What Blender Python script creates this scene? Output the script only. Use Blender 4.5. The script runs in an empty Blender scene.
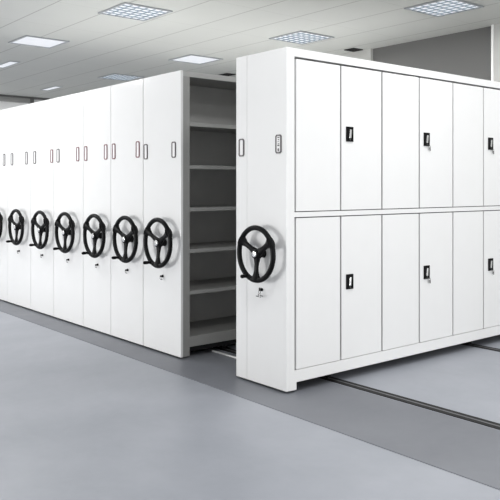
import bpy, bmesh, math, random
from mathutils import Vector, Matrix

C = bpy.context.scene.collection
PI = math.pi
random.seed(4)

# ------------------------------------------------------------------ materials
def new_mat(name):
    m = bpy.data.materials.new(name); m.use_nodes = True
    nt = m.node_tree; b = nt.nodes['Principled BSDF']
    return m, nt, b

def paint(name, col, rough=0.4, metal=0.0, coat=0.0, var=0.02, scale=6.0, bump=0.0):
    """plain surface with a slight procedural variation of its own colour"""
    m, nt, b = new_mat(name)
    tc = nt.nodes.new('ShaderNodeTexCoord')
    n = nt.nodes.new('ShaderNodeTexNoise'); n.inputs['Scale'].default_value = scale
    n.inputs['Detail'].default_value = 4
    nt.links.new(tc.outputs['Object'], n.inputs['Vector'])
    r = nt.nodes.new('ShaderNodeValToRGB')
    r.color_ramp.elements[0].position = 0.3; r.color_ramp.elements[1].position = 0.7
    r.color_ramp.elements[0].color = (*[max(0, c * (1 - var)) for c in col], 1)
    r.color_ramp.elements[1].color = (*[min(1, c * (1 + var)) for c in col], 1)
    nt.links.new(n.outputs['Fac'], r.inputs['Fac'])
    nt.links.new(r.outputs['Color'], b.inputs['Base Color'])
    b.inputs['Roughness'].default_value = rough; b.inputs['Metallic'].default_value = metal
    b.inputs['Coat Weight'].default_value = coat; b.inputs['Coat Roughness'].default_value = 0.08
    if bump:
        n2 = nt.nodes.new('ShaderNodeTexNoise'); n2.inputs['Scale'].default_value = 260
        nt.links.new(tc.outputs['Object'], n2.inputs['Vector'])
        bp = nt.nodes.new('ShaderNodeBump'); bp.inputs['Strength'].default_value = bump
        bp.inputs['Distance'].default_value = 0.001
        nt.links.new(n2.outputs['Fac'], bp.inputs['Height'])
        nt.links.new(bp.outputs['Normal'], b.inputs['Normal'])
    return m

M = {}
M['enamel'] = paint('white_powder_coat', (0.80, 0.80, 0.795), 0.32, coat=0.25, var=0.006, bump=0.06)
M['steel_grey'] = paint('grey_shelf_paint', (0.31, 0.31, 0.30), 0.5, var=0.03)
M['inner_grey'] = paint('grey_shelf_back_paint', (0.42, 0.42, 0.41), 0.55, var=0.04)
M['black'] = paint('black_plastic', (0.0045, 0.0045, 0.005), 0.38, var=0.1)
for n_ in M['black'].node_tree.nodes:
    if n_.type == 'BSDF_PRINCIPLED': n_.inputs['Specular IOR Level'].default_value = 0.12
M['black_dull'] = paint('black_undercarriage', (0.006, 0.006, 0.0065), 0.8, var=0.1)
M['chrome'] = paint('bright_metal', (0.86, 0.86, 0.86), 0.22, metal=0.9)
M['brass'] = paint('key_metal', (0.09, 0.09, 0.09), 0.4, metal=0.6)
M['gap_shade'] = paint('door_gap_shade_grey', (0.07, 0.07, 0.07), 0.6)  # shade in the door gaps, put into this sheet's dark colour
M['top_rail'] = paint('pale_grey_rail_paint', (0.42, 0.42, 0.41), 0.45)
M['rail'] = paint('rail_steel', (0.12, 0.12, 0.125), 0.5, metal=0.2, var=0.05)
M['holder'] = paint('label_holder_grey', (0.09, 0.08, 0.085), 0.45)
M['holder_red'] = paint('label_holder_red', (0.20, 0.085, 0.10), 0.45)
M['card'] = paint('label_card_white', (0.84, 0.83, 0.83), 0.6)
M['ink'] = paint('label_ink', (0.12, 0.11, 0.12), 0.6)
M['wall'] = paint('white_wall_paint', (0.90, 0.90, 0.89), 0.7, var=0.01, scale=2)
M['pillar'] = paint('pale_grey_wall_paint', (0.46, 0.46, 0.445), 0.7, var=0.012, scale=2)
M['recess'] = paint('dark_grey_wall_panel', (0.125, 0.125, 0.122), 0.55, var=0.03, scale=1.2)
M['trim'] = paint('white_trim_paint', (0.85, 0.85, 0.84), 0.5)
M['fascia'] = paint('grey_fascia', (0.30, 0.30, 0.29), 0.5)
M['fixture'] = paint('light_frame', (0.34, 0.36, 0.38), 0.4, metal=0.3)
M['louver'] = paint('louver_aluminium', (0.50, 0.57, 0.62), 0.25, metal=0.85)

def emit_mat(name, col, s):
    m, nt, b = new_mat(name)
    b.inputs['Base Color'].default_value = (0.25, 0.25, 0.25, 1)
    b.inputs['Emission Color'].default_value = (*col, 1)
    b.inputs['Emission Strength'].default_value = s
    return m
M['lamp'] = emit_mat('lit_diffuser', (0.90, 0.93, 1.0), 0.58)

def floor_mat(name, c1, c2, rough):
    m, nt, b = new_mat(name)
    tc = nt.nodes.new('ShaderNodeTexCoord')
    n = nt.nodes.new('ShaderNodeTexNoise'); n.inputs['Scale'].default_value = 0.9
    n.inputs['Detail'].default_value = 7; n.inputs['Roughness'].default_value = 0.62
    nt.links.new(tc.outputs['Object'], n.inputs['Vector'])
    r = nt.nodes.new('ShaderNodeValToRGB')
    r.color_ramp.elements[0].position = 0.34; r.color_ramp.elements[1].position = 0.68
    r.color_ramp.elements[0].color = (*c1, 1); r.color_ramp.elements[1].color = (*c2, 1)
    nt.links.new(n.outputs['Fac'], r.inputs['Fac'])
    nt.links.new(r.outputs['Color'], b.inputs['Base Color'])
    n2 = nt.nodes.new('ShaderNodeTexNoise'); n2.inputs['Scale'].default_value = 3.5
    n2.inputs['Detail'].default_value = 5
    nt.links.new(tc.outputs['Object'], n2.inputs['Vector'])
    mr = nt.nodes.new('ShaderNodeMapRange')
    mr.inputs['To Min'].default_value = rough - 0.07; mr.inputs['To Max'].default_value = rough + 0.07
    nt.links.new(n2.outputs['Fac'], mr.inputs['Value'])
    nt.links.new(mr.outputs['Result'], b.inputs['Roughness'])
    return m
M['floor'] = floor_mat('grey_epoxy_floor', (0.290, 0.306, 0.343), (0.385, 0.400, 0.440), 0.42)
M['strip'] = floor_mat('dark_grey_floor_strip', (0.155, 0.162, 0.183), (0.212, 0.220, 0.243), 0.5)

def ceiling_mat():
    m, nt, b = new_mat('ceiling_tiles')
    N = nt.nodes.new; L = nt.links.new
    tc = N('ShaderNodeTexCoord'); sp = N('ShaderNodeSeparateXYZ')
    L(tc.outputs['Object'], sp.inputs['Vector'])
    def seam(axis, period, off, width):
        a = N('ShaderNodeMath'); a.operation = 'ADD'; a.inputs[1].default_value = off + 60 * period
        L(sp.outputs[axis], a.inputs[0])
        md = N('ShaderNodeMath'); md.operation = 'MODULO'; md.inputs[1].default_value = period
        L(a.outputs[0], md.inputs[0])
        lt = N('ShaderNodeMath'); lt.operation = 'LESS_THAN'; lt.inputs[1].default_value = width
        L(md.outputs[0], lt.inputs[0]); return lt
    s1 = seam('Y', 0.62, -3.18 + 0.01, 0.016); s2 = seam('X', 1.12, 1.52, 0.010)
    mx = N('ShaderNodeMath'); mx.operation = 'MAXIMUM'
    hf = N('ShaderNodeMath'); hf.operation = 'MULTIPLY'; hf.inputs[1].default_value = 0.35
    L(s2.outputs[0], hf.inputs[0]); L(s1.outputs[0], mx.inputs[0]); L(hf.outputs[0], mx.inputs[1])
    n = N('ShaderNodeTexNoise'); n.inputs['Scale'].default_value = 1.1; n.inputs['Detail'].default_value = 5
    L(tc.outputs['Object'], n.inputs['Vector'])
    r = N('ShaderNodeValToRGB')
    r.color_ramp.elements[0].color = (0.485, 0.495, 0.475, 1); r.color_ramp.elements[1].color = (0.53, 0.537, 0.52, 1)
    L(n.outputs['Fac'], r.inputs['Fac'])
    mix = N('ShaderNodeMix'); mix.data_type = 'RGBA'
    L(mx.outputs[0], mix.inputs['Factor']); L(r.outputs['Color'], mix.inputs['A'])
    mix.inputs['B'].default_value = (0.31, 0.31, 0.30, 1)
    L(mix.outputs['Result'], b.inputs['Base Color'])
    b.inputs['Roughness'].default_value = 0.75
    return m
M['ceiling'] = ceiling_mat()

# ------------------------------------------------------------------ mesh helpers
class MB:
    def __init__(s): s.bm = bmesh.new()
    def box(s, x0, x1, y0, y1, z0, z1, bev=0.0, seg=2):
        b = bmesh.new()
        bmesh.ops.create_cube(b, size=1)
        for v in b.verts:
            v.co = Vector((x0 + (v.co.x + .5) * (x1 - x0), y0 + (v.co.y + .5) * (y1 - y0), z0 + (v.co.z + .5) * (z1 - z0)))
        if bev: bmesh.ops.bevel(b, geom=b.edges[:], offset=bev, segments=seg, profile=0.6, affect='EDGES')
        return s.merge(b)
    def merge(s, b, mat=None):
        if mat is not None: bmesh.ops.transform(b, matrix=mat, verts=b.verts)
        me = bpy.data.meshes.new('tmp'); b.to_mesh(me); b.free(); s.bm.from_mesh(me)
        bpy.data.meshes.remove(me); return s
    def cyl(s, p0, p1, r0, r1=None, seg=24, bev=0.0):
        r1 = r0 if r1 is None else r1
        p0, p1 = Vector(p0), Vector(p1); d = p1 - p0
        b = bmesh.new()
        bmesh.ops.create_cone(b, cap_ends=True, segments=seg, radius1=r0, radius2=r1, depth=d.length)
        if bev:
            ed = [e for e in b.edges if abs(e.verts[0].co.z - e.verts[1].co.z) < 1e-6]
            bmesh.ops.bevel(b, geom=ed, offset=bev, segments=2, profile=0.5, affect='EDGES')
        q = d.to_track_quat('Z', 'Y').to_matrix().to_4x4()
        return s.merge(b, Matrix.Translation((p0 + p1) / 2) @ q)
    def tube(s, pts, radii, seg=14, closed=False, flat=1.0, axis=(0, 1, 0)):
        """swept tube; 'flat' scales the section along the given axis"""
        bm = s.bm; rings = []; ax = Vector(axis); n = len(pts)
        for i in range(n):
            p = Vector(pts[i])
            a = Vector(pts[(i - 1) % n] if (closed or i > 0) else pts[i])
            c = Vector(pts[(i + 1) % n] if (closed or i < n - 1) else pts[i])
            t = (c - a).normalized()
            u = ax - t * ax.dot(t)
            u = u.normalized() if u.length > 1e-5 else t.orthogonal().normalized()
            w = t.cross(u)
            ring = [bm.verts.new(p + (u * math.cos(k * 2 * PI / seg) * flat + w * math.sin(k * 2 * PI / seg)) * radii[i]) for k in range(seg)]
            rings.append(ring)
        m = n if closed else n - 1
        for i in range(m):
            A, B = rings[i], rings[(i + 1) % n]
            for k in range(seg):
                bm.faces.new((A[k], A[(k + 1) % seg], B[(k + 1) % seg], B[k]))
        if not closed:
            bm.faces.new(rings[0][::-1]); bm.faces.new(rings[-1])
        return s
    def build(s, name, mat, parent=None, loc=(0, 0, 0), smooth=False):
        bmesh.ops.recalc_face_normals(s.bm, faces=s.bm.faces)
        me = bpy.data.meshes.new(name); s.bm.to_mesh(me); s.bm.free()
        mats = mat if isinstance(mat, (list, tuple)) else [mat]
        for m_ in mats: me.materials.append(m_)
        if smooth:
            for p in me.polygons: p.use_smooth = True
            try: me.set_sharp_from_angle(angle=math.radians(40))
            except Exception: pass
        o = bpy.data.objects.new(name, me); C.objects.link(o); o.location = loc
        if parent: o.parent = parent
        return o

def thing(name, loc, label, cat, group=None):
    o = bpy.data.objects.new(name, None); C.objects.link(o); o.location = loc
    o.empty_display_size = 0.1
    o['label'] = label; o['category'] = cat
    if group: o['group'] = group
    return o
def tag(o, label, cat, group=None):
    o['label'] = label; o['category'] = cat
    if group: o['group'] = group
    return o
def struct(o): o['kind'] = 'structure'; return o

# ------------------------------------------------------------------ the room
CEIL = 3.40
XL, XR, YF, YB = -12.0, 8.0, -9.0, 4.70
struct(MB().box(XL - .2, XR, YF, YB + .3, -0.12, 0.0).build('floor', M['floor']))
struct(MB().box(XL - .2, XR, YF, YB + .3, CEIL, CEIL + .12).build('ceiling', M['ceiling']))
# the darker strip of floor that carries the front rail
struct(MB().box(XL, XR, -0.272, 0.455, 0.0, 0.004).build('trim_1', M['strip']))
struct(MB().box(-1.345, -.60, .368, .384, .004, .014, .001).build('trim_6', M['trim']))
# back wall: pale piers either side of a wide dark grey recessed panel
w = MB()
w.box(XL, -3.35, YB, YB + .3, 0, CEIL)
w.box(-1.392, XR, YB, YB + .3, 0, CEIL)
struct(w.build('wall_back', M['pillar']))
struct(MB().box(-3.35, -1.392, YB + .05, YB + .3, 0, CEIL).build('wall_recess', M['recess']))
struct(MB().box(-1.394, -1.368, YB - .02, YB + .05, 0, CEIL, .003).build('trim_2', M['trim']))
# left wall and the narrow grey bulkhead under the ceiling
struct(MB().box(XL - .2, XL, YF, YB, 0, CEIL).build('wall_left', M['wall']))
t = MB()
t.box(XL, XL + .10, YF, 3.22, CEIL - .135, CEIL - .035, .004)
struct(t.build('trim_3', M['fascia']))
struct(MB().box(XL, XL + .12, YF, 3.62, CEIL - .04, CEIL, .002).build('trim_4', M['recess']))
struct(MB().box(XL, XL + .13, 3.16, 3.24, CEIL - .15, CEIL - .035, .003).build('trim_5', M['recess']))

# dark slatted strips added where the ceiling meets the back wall
for i, (x0, x1, lab) in enumerate([(-3.66, -3.47, 'small dark ceiling vent beside the dark grey wall panel, above the locker-door cabinet'),
                                   (-6.95, -6.45, 'small dark ceiling vent above the grey open shelves in the aisle')]):
    v = thing('ceiling_slats', ((x0 + x1) / 2, YB - .13, CEIL), lab, 'slats', 'dark ceiling slats')
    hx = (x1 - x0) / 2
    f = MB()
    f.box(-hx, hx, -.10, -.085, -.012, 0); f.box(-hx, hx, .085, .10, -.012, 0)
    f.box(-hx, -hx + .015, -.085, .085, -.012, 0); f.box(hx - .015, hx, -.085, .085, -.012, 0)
    f.build('slat_frame', M['black_dull'], v)
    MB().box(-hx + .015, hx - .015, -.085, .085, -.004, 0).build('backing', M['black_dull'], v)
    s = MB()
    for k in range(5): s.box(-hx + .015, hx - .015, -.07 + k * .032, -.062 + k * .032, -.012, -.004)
    s.build('slat_blades', M['black_dull'], v)

# ceiling lights ---------------------------------------------------------
GL = 'square recessed ceiling lights'
lights = [
    (-1.235, 3.49, True, 'largest square louvred ceiling light, at the upper right above the locker-door cabinet'),
    (-3.43, 3.40, True, 'square louvred ceiling light just above the top front corner of the locker-door cabinet'),
    (-5.68, 3.26, False, 'plain square ceiling light above the open grey shelves, without a louvre'),
    (-8.05, 3.27, True, 'small louvred ceiling light above the row of shelving units, left of the plain light'),
    (-10.25, 2.92, False, 'tiny slim bright ceiling light, farthest over the shelving row'),
    (-8.02, 1.15, False, 'slim bright ceiling light cut by the left edge of the picture'),
    (-5.93, 0.80, False, 'ceiling light at the upper left, nearer than the one cut by the left edge'),
    (-3.60, 0.95, True, 'topmost ceiling light at upper left, above the tall white unit ends'),
]
def make_light(x, y, louv, lab, slim=False):
    o = thing('ceiling_light', (x, y, CEIL), lab, 'ceiling light', 'slim recessed ceiling lights at the far left' if slim else GL)
    if slim:
        f = MB()
        f.box(-.36, .36, -.085, -.070, -.012, 0, .002); f.box(-.36, .36, .070, .085, -.012, 0, .002)
        f.box(-.36, -.345, -.07, .07, -.012, 0, .002); f.box(.345, .36, -.07, .07, -.012, 0, .002)
        f.build('frame', M['fixture'], o)
        MB().box(-.345, .345, -.07, .07, -.004, 0).build('diffuser', M['lamp'], o)
        return o
    h = .295
    f = MB()
    for a in (0, 1):
        for sgn in (-1, 1):
            q = (sgn * h - .014, sgn * h + .014)
            if a: f.box(-h - .014, h + .014, q[0], q[1], -.014, 0, .002)
            else: f.box(q[0], q[1], -h + .014, h - .014, -.014, 0, .002)
    f.build('frame', M['fixture'], o)
    MB().box(-h + .014, h - .014, -h + .014, h - .014, -.004, 0).build('diffuser', M['lamp'], o)
    if louv:
        s = MB()
        for k in range(1, 6):                      # louvre blades both ways
            c = -h + k * 2 * h / 6
            s.box(c - .004, c + .004, -h + .014, h - .014, -.016, -.005)
            s.box(-h + .014, h - .014, c - .004, c + .004, -.0155, -.005)
        s.build('louver', M['louver'], o)
    return o
for k_, a in enumerate(lights): make_light(*a, slim=k_ in (4, 5))

# ------------------------------------------------------------------ rails in the floor
def rail(y, x0, x1, lab, zb):
    o = thing('floor_rail', (0, y, 0), lab, 'rail', 'steel floor rails under the moving cabinets')
    s = MB(); s.box(x0, x1, -.046, -.008, zb, zb + .004); s.box(x0, x1, .008, .046, zb, zb + .004)
    s.build('side_channel', M['black_dull'], o)
    MB().box(x0, x1, -.008, .008, zb, zb + .005, .001).build('rail_bar', M['rail'], o)
rail(.520, -6.0, 3.0, 'steel rail in black channels running under the locker-door cabinet near its front corner', 0.0)
rail(2.30, -6.0, 3.0, 'steel rail in black channels farther back, coming out under the cabinet at the right edge', 0.0)

# ------------------------------------------------------------------ shared fittings
SL = 1.05
def make_handwheel(parent, x, z, grip, first=None):
    """three-spoked black hand wheel; the rim is the part, spokes, hub and grip hang on it"""
    if first is not None:
        r = first.copy(); C.objects.link(r); r.parent = parent; r.location = (x, -.072, z); r.scale = (SL, 1, SL)
        for ch in first.children:
            if ch.name.startswith('grip') and grip == 'none': continue
            c = ch.copy(); C.objects.link(c); c.parent = r
        return r
    R = .182; n = 56
    pts = [(R * math.cos(2 * PI * k / n), 0, R * math.sin(2 * PI * k / n)) for k in range(n)]
    rim = MB().tube(pts, [.0180] * n, 16, True, 1.0).build('hand_wheel', M['black'], parent, (x, -.072, z), True)
    for deg in (150, 30, 270):
        a = math.radians(deg); d = Vector((math.cos(a), 0, math.sin(a)))
        P, Q = [], []
        for k in range(11):
            u = k / 10; rr = .018 + u * (R - .018)
            P.append(d * rr + Vector((0, .012 * (1 - u), 0)))
            Q.append(.0195 + .032 * max(0, (u - .50) / .50) ** 2.2 + .012 * max(0, (.34 - u) / .34))
        MB().tube(P, Q, 14, False, .62).build('spoke', M['black'], rim, (0, 0, 0), True)
    hb = MB()
    hb.cyl((0, .030, 0), (0, -.016, 0), .038, .032, 28, .004)
    hb.cyl((0, .071, 0), (0, .028, 0), .030, .022, 28)
    hb.build('hub', M['black'], rim, (0, 0, 0), True)
    MB().cyl((0, -.014, 0), (0, -.021, 0), .024, .021, 24, .002).build('hub_cap', M['chrome'], rim, (0, 0, 0), True)
    a = math.radians(241); gx, gz = R * math.cos(a), R * math.sin(a)
    L = grip
    g = MB()
    g.cyl((gx, .004, gz), (gx, -.022, gz), .018, .013, 20, .002)
    g.tube([(gx, -.018, gz), (gx, -.03, gz), (gx, -.02 - L * .5, gz), (gx, -.02 - L * .85, gz), (gx, -.02 - L, gz), (gx, -.024 - L, gz)],
           [.0085, .0115, .0135, .0135, .010, .004], 16, axis=(1, 0, 0))
    g.build('grip', M['black'], rim, (0, 0, 0), True)
    return rim

def label_holder(parent, x, z, red=False, shape=0, hh=.064):
    """upright card holder screwed to the end panel; the card is its sub-part"""
    hw, th, ch = .029, .0085, .011
    def outline(w_, h_, c_):
        return [(-w_ + c_, -h_), (w_ - c_, -h_), (w_, -h_ + c_), (w_, h_ - c_), (w_ - c_, h_), (-w_ + c_, h_), (-w_, h_ - c_), (-w_, -h_ + c_)]
    bm = bmesh.new(); o_, i_ = outline(hw, hh, ch), outline(hw - th, hh - th, ch - th * .6)
    rings = []
    for (pts, y) in ((o_, 0), (o_, -.007), (i_, -.007), (i_, 0)):
        rings.append([bm.verts.new((p[0], y, p[1])) for p in pts])
    for r in range(4):
        A, B = rings[r], rings[(r + 1) % 4]
        for k in range(8): bm.faces.new((A[k], A[(k + 1) % 8], B[(k + 1) % 8], B[k]))
    mb = MB(); mb.bm.free(); mb.bm = bm
    h = mb.build('label_holder', M['holder_red'] if red else M['holder'], parent, (x, 0, z))
    if red: h['label'] = 'red-edged label holder'
    c = MB(); c.box(-hw + th, hw - th, -.003, 0, -hh + th, hh - th)
    c.build('label_card', M['card'], h)
    if shape == 1:                                   # the one card whose small printed marks can be seen
        m_ = MB()
        for (a, b_, z0, z1) in ((-.010, .010, .042, .048), (-.004, .006, .026, .034), (-.008, .003, .014, .018),
                                (-.010, .010, -.014, -.006), (-.006, .008, -.002, .004), (-.008, .006, -.050, -.030)):
            m_.box(a, b_, -.0042, -.0028, z0, z1)
        m_.build('printed_marks', M['ink'], h)
    return h

def key_lock(parent, x, z, big=False):
    k = MB(); k.cyl((0, 0, 0), (0, -.012, 0), .012, .010, 18, .002)
    if big: k.cyl((-.024, 0, .004), (-.024, -.006, .004), .007, .006, 14)
    l = k.build('key_lock', M['black'], parent, (x, 0, z), True)
    q = MB()
    q.box(-.002, .002, -.030, -.010, -.008, .008, .001)
    n = 20
    q.tube([(.004 + .011 * math.cos(2 * PI * a / n), -.026, -.014 + .011 * math.sin(2 * PI * a / n)) for a in range(n)], [.0017] * n, 6, True)
    if big:
        q.box(.008, .013, -.028, -.025, -.056, -.028, .0005)
        q.box(-.012, -.007, -.027, -.024, -.052, -.028, .0005)
    else:
        q.box(.006, .030, -.028, -.025, -.027, -.021, .0005)
    if big:
        q.box(-.036, -.008, -.0265, -.0235, -.050, -.044, .0005)
        q.box(.014, .040, -.026, -.023, -.041, -.036, .0005)
    q.build('key', M['brass'], l, (0, 0, 0), True)
    return l

# ------------------------------------------------------------------ the locker-door cabinet (right)
ZB, ZT = .02, 2.345
LEN = 4.60
WR = .545
cab = thing('locker_cabinet', (0, 0, 0), 'long white mobile cabinet with two tiers of locking doors, standing apart from the row', 'cabinet')
e = MB()
e.box(-WR, -.4225, 0, .03, ZB, ZT, .0025); e.box(-.4195, 0, 0, .03, ZB, ZT, .0025)
e.build('end_panel', M['enamel'], cab)
b = MB()
b.box(-WR + .004, -.095, .03, LEN - .03, .085, ZT - .004)                    # carcass
b.box(-WR + .004, -.0, LEN - .03, LEN, ZB, ZT)                              # far end
b.box(-.10, -.055, .03, LEN - .03, ZT - .02, ZT - .004)
b.build('carcass', M['enamel'], cab)
MB().box(-.094, -.078, .032, LEN - .032, .086, ZT - .021).build('gap_shade', M['gap_shade'], cab)
f = MB()
y0, zl, zm0, zm1, zt = .074, .152, 1.194, 1.228, 2.288
f.box(-.055, 0, .03, y0, .07, ZT, .0015)                                     # near stile
f.box(-.055, 0, .0305, .092, ZB, .0705)                                        # foot
f.box(-.055, 0, y0 - .001, LEN - .031, .07, zl, .0015)                         # base rail
f.box(-.055, 0, y0 - .001, LEN - .031, zt, ZT, .0015)                          # top rail
f.box(-.055, 0, y0 - .001, LEN - .15, zm0, zm1, .0015)                         # mid rail
NB = 5; PB = .905
yend = y0 + NB * PB - .045
f.box(-.055, 0, LEN - .075, LEN - .031, .0705, ZT, .0015)
f.build('face_frame', M['enamel'], cab)
pitch = (LEN - .075 - y0) / 10
# measured joints for the bays that show, regular beyond
joints = [.080, .530, .983, 1.438, 1.891, 2.343, 2.79, 3.23, 3.67, 4.10, 4.525]
def door(i, lo, hi, keyed):
    a, c = joints[i] + .008, joints[i + 1] - .008
    if i == 0: a += .004
    d = MB().box(0, .019, 0, c - a, lo, hi, .0018).build('door', M['enamel'], cab, (-.021, a, 0))
    if i % 2 == 1:
        zc = 1.784 if lo > 1 else .712
        yy = .082 if i < 4 else .098
        p = MB()
        p.box(.018, .0235, yy - .036, yy + .036, zc - .054, zc + .054, .002)
        p.box(.023, .027, yy - .036, yy - .026, zc - .054, zc + .054, .001); p.box(.023, .027, yy + .026, yy + .036, zc - .054, zc + .054, .001)
        p.box(.023, .027, yy - .027, yy + .027, zc + .044, zc + .054, .001); p.box(.023, .027, yy - .027, yy + .027, zc - .054, zc - .044, .001)
        p.build('latch_plate', M['black'], d)
        l = MB(); l.box(.0235, .034, -.0095, .0095, -.030, .034, .003)
        lo_ = l.build('latch_lever', M['chrome'], d, (0, yy, zc)); lo_.rotation_euler = (math.radians(-7), 0, 0)
        k = MB(); k.cyl((.0235, yy, zc - .040), (.030, yy, zc - .040), .0065, .006, 14)
        if keyed:
            k.cyl((.030, yy, zc - .040), (.034, yy + .018, zc - .052), .0022)
            n = 16
            k.tube([(.033, yy + .026 + .010 * math.cos(2 * PI * q / n), zc - .060 + .010 * math.sin(2 * PI * q / n)) for q in range(n)], [.0016] * n, 6, True)
            k.box(.031, .034, yy + .028, yy + .038, zc - .092, zc - .064, .001)
            k.box(.031, .034, yy + .016, yy + .021, zc - .084, zc - .062, .001)
        k.build('key', M['brass'], d)
    return d
for i in range(10):
    door(i, zm1 + .006, zt - .014, i > 1)
    door(i, zl + .0035, zm0 - .007, i > 1)
MB().box(-WR + .05, -.07, .10, LEN - .10, .045, .0845).build('undercarriage', M['black_dull'], cab)
def track_wheels(parent, x0, x1):
    for y in (.520, 2.29):
        for x in (x0, x1):
            MB().cyl((x, y - .014, .0365), (x, y + .014, .0365), .0290, .0290, 20, .003).build('track_wheel', M['black_dull'], parent, (0, 0, 0), True)
track_wheels(cab, -.44, -.12)
wheel0 = make_handwheel(cab, -.236, .936, .040)
label_holder(cab, -.480, 1.685)
label_holder(cab, -.078, 1.693, shape=1)
key_lock(cab, -.254, .682, True)

# ------------------------------------------------------------------ the row of mobile shelving units (left)
GU = 'mobile shelving units in the closed row'
bounds = [-1.265, -1.855, -2.431, -2.993, -3.680, -4.289, -4.979, -5.610]
wx = [-1.522, -2.051, -2.633, -3.270, -3.879, -4.546, -5.201]
lab = [
    'white mobile shelving unit next to the aisle, its grey open shelves showing',
    'white end of the second shelving unit in the row, beside the open-shelved one',
    'white end of the third shelving unit in the row from the open shelves',
    'fourth shelving unit from the open grey shelves, the widest white end in the row',
    'fifth white shelving unit from the open grey shelves, third from the picture edge',
    'sixth white shelving unit from the open grey shelves, last with a whole wheel showing',
    'farthest white shelving unit, at the left edge, its hand wheel cut by the picture edge']
lx_l = [-1.802, -2.366, -2.928, -3.560, -4.165, -4.830, -5.500]
lx_r = [-1.365, -1.936, -2.520, -3.103, -3.720, -4.400, -5.080]
reds = {(1, 1), (2, 0), (2, 1), (3, 1), (4, 1), (1, 0)}
shelf_z = [1.928, 1.579, 1.231, .890, .549, .176]
first_left = None
ULEN = LEN
for i in range(7):
    xr, xl = bounds[i], bounds[i + 1]
    gap = .0035 if i else .0
    xl_ = xl + (.009 if i == 0 else .006)
    w_ = xr - xl_
    u = thing('mobile_shelving_unit', (xr, 0, 0), lab[i], 'shelving unit', GU)
    e = MB()
    e.box(-w_, 0, 0, .022, ZB, ZT, .003)
    e.build('end_panel', M['enamel'], u)
    xb = -w_ + .012
    fr = -.008
    # carcass: uprights, top, base, back sheet
    c = MB()
    bays = [.022 + k * (ULEN - .022) / 4 for k in range(5)]
    for k, y in enumerate(bays):
        ya, yb_ = (y, y + .070) if k == 0 else ((y - .05, y) if k == 4 else (y - .025, y + .025))
        if i == 0:
            c.box(fr - .03, fr, ya, yb_, ZB, ZT - .003, .0015)                # front face of the upright
            c.box(xb, fr - .028, (ya + yb_) / 2 - .012, (ya + yb_) / 2 + .012, .09, ZT - .01)
    if i == 0:
        c.box(fr - .03, fr - .001, .060, ULEN - .04, .092, .158, .0015)
        c.box(xb, fr - .02, .023, ULEN - .01, ZT - .02, ZT - .004)
        c.box(xb, fr - .02, .023, ULEN - .01, .092, .112)
        c.build('carcass', M['steel_grey'], u)
        MB().box(fr - .03, fr + .0005, .0225, ULEN - .012, 2.300, ZT - .001, .0015).build('top_rail', M['top_rail'], u)
        MB().box(xb, xb + .012, .024, ULEN - .012, .113, ZT - .021).build('back_panel', M['inner_grey'], u)
        for zs in shelf_z:
            for k in range(4):
                s = MB()
                ya, yb_ = bays[k] + (.071 if k == 0 else .026), bays[k + 1] - (.026 if k < 3 else .051)
                s.box(fr - .016, fr - .003, ya, yb_, zs - .030, zs, .002)          # folded front lip
                s.box(xb + .013, fr - .016, ya - .012, yb_ + .012, zs - .016, zs - .0015)
                s.build('shelf', M['steel_grey'], u)
    else:
        c.box(xb, fr, .023, ULEN - .01, .092, ZT - .004)
        c.build('carcass', M['enamel'], u)
    MB().box(-w_ + .05, -.05, .06, ULEN - .10, .045, .0915).build('undercarriage', M['black_dull'], u)
    track_wheels(u, -w_ + .10, -.10)
    if first_left is None:
        first_left = make_handwheel(u, wx[i] - xr + .022, .938, .058); first_left.scale = (SL, 1, SL)
    else:
        make_handwheel(u, wx[i] - xr + .014, .938, 0, first_left)
    label_holder(u, lx_l[i] - xr, 1.705 if i == 0 else 1.730, (i, 0) in reds, hh=.066 if i == 0 else .072)
    label_holder(u, lx_r[i] - xr, 1.705 if i == 0 else 1.730, (i, 1) in reds, hh=.066 if i == 0 else .072)
    key_lock(u, (-1.531, -2.11, -2.679, -3.307, -3.949, -4.608, -5.26)[i] - xr, .655)

# ------------------------------------------------------------------ world light, added fill and lamps
wd = bpy.data.worlds.new('World'); bpy.context.scene.world = wd; wd.use_nodes = True
bg = wd.node_tree.nodes['Background']; bg.inputs['Color'].default_value = (1.0, 1.0, 1.0, 1); bg.inputs['Strength'].default_value = 0.8

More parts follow.
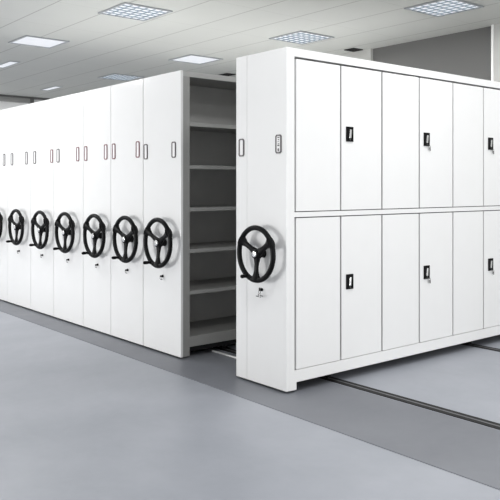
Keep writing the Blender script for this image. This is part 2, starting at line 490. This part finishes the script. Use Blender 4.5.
def area(name, loc, target, sx, sy, power, col=(1, 1, 1)):
    L = bpy.data.lights.new(name, 'AREA'); L.shape = 'RECTANGLE'; L.size = sx; L.size_y = sy
    L.energy = power; L.color = col
    o = bpy.data.objects.new(name, L); C.objects.link(o); o.location = loc
    o.rotation_euler = (Vector(target) - Vector(loc)).to_track_quat('-Z', 'Y').to_euler()
    return o
# added unseen area lights: one brightens the end panels, one the doors
area('added_fill_light', (-3.7, -6.3, .95), (-3.2, 0, .9), 1.8, 1.2, 150, (1.0, 1.0, 1.0))
area('added_fill_light', (7.4, 1.6, .95), (0, 1.2, .5), 4.0, 1.4, 150, (1.0, 1.0, 1.0))
LP = 21
# one soft lamp beneath each ceiling fixture of the grid
for (x, y, _, _) in lights:
    a_ = area('ceiling_lamp_and_fill', (x, y, CEIL - .03), (x, y, 0), .55, .55, LP, (1.0, 1.0, 1.0))
for (x, y) in ((1.0, 3.5), (1.0, 1.1), (1.0, -1.3), (-3.6, -1.3), (-5.9, -1.3), (3.2, 1.1), (3.2, -1.3), (-8.1, -1.3), (-10.3, -1.3), (-10.3, .85), (-10.3, -3.5), (-8.1, -3.5), (-5.9, -3.5), (-3.6, -3.5)):  # unseen lamps past the fixtures; far-left ones added to brighten ceiling and wall
    area('ceiling_lamp_and_fill', (x, y, CEIL - .03), (x, y, 0), .55, .55, LP, (1.0, 1.0, 1.0))

# ------------------------------------------------------------------ camera
cd = bpy.data.cameras.new('camera'); cam = bpy.data.objects.new('camera', cd); C.objects.link(cam)
cam.location = (3.6057, -3.2882, 1.40)
cam.rotation_euler = (PI / 2, 0, math.radians(50.523))
cd.sensor_width = 36; cd.sensor_fit = 'HORIZONTAL'; cd.lens = 36 * 724 / 500
cd.shift_y = -(250 - 187) / 500
cd.clip_start = .05; cd.clip_end = 100
sc = bpy.context.scene; sc.camera = cam
sc.view_settings.view_transform = 'Standard'; sc.view_settings.look = 'None'
sc.view_settings.exposure = 0.25; sc.view_settings.gamma = 1.0
sc.view_settings.use_curve_mapping = False
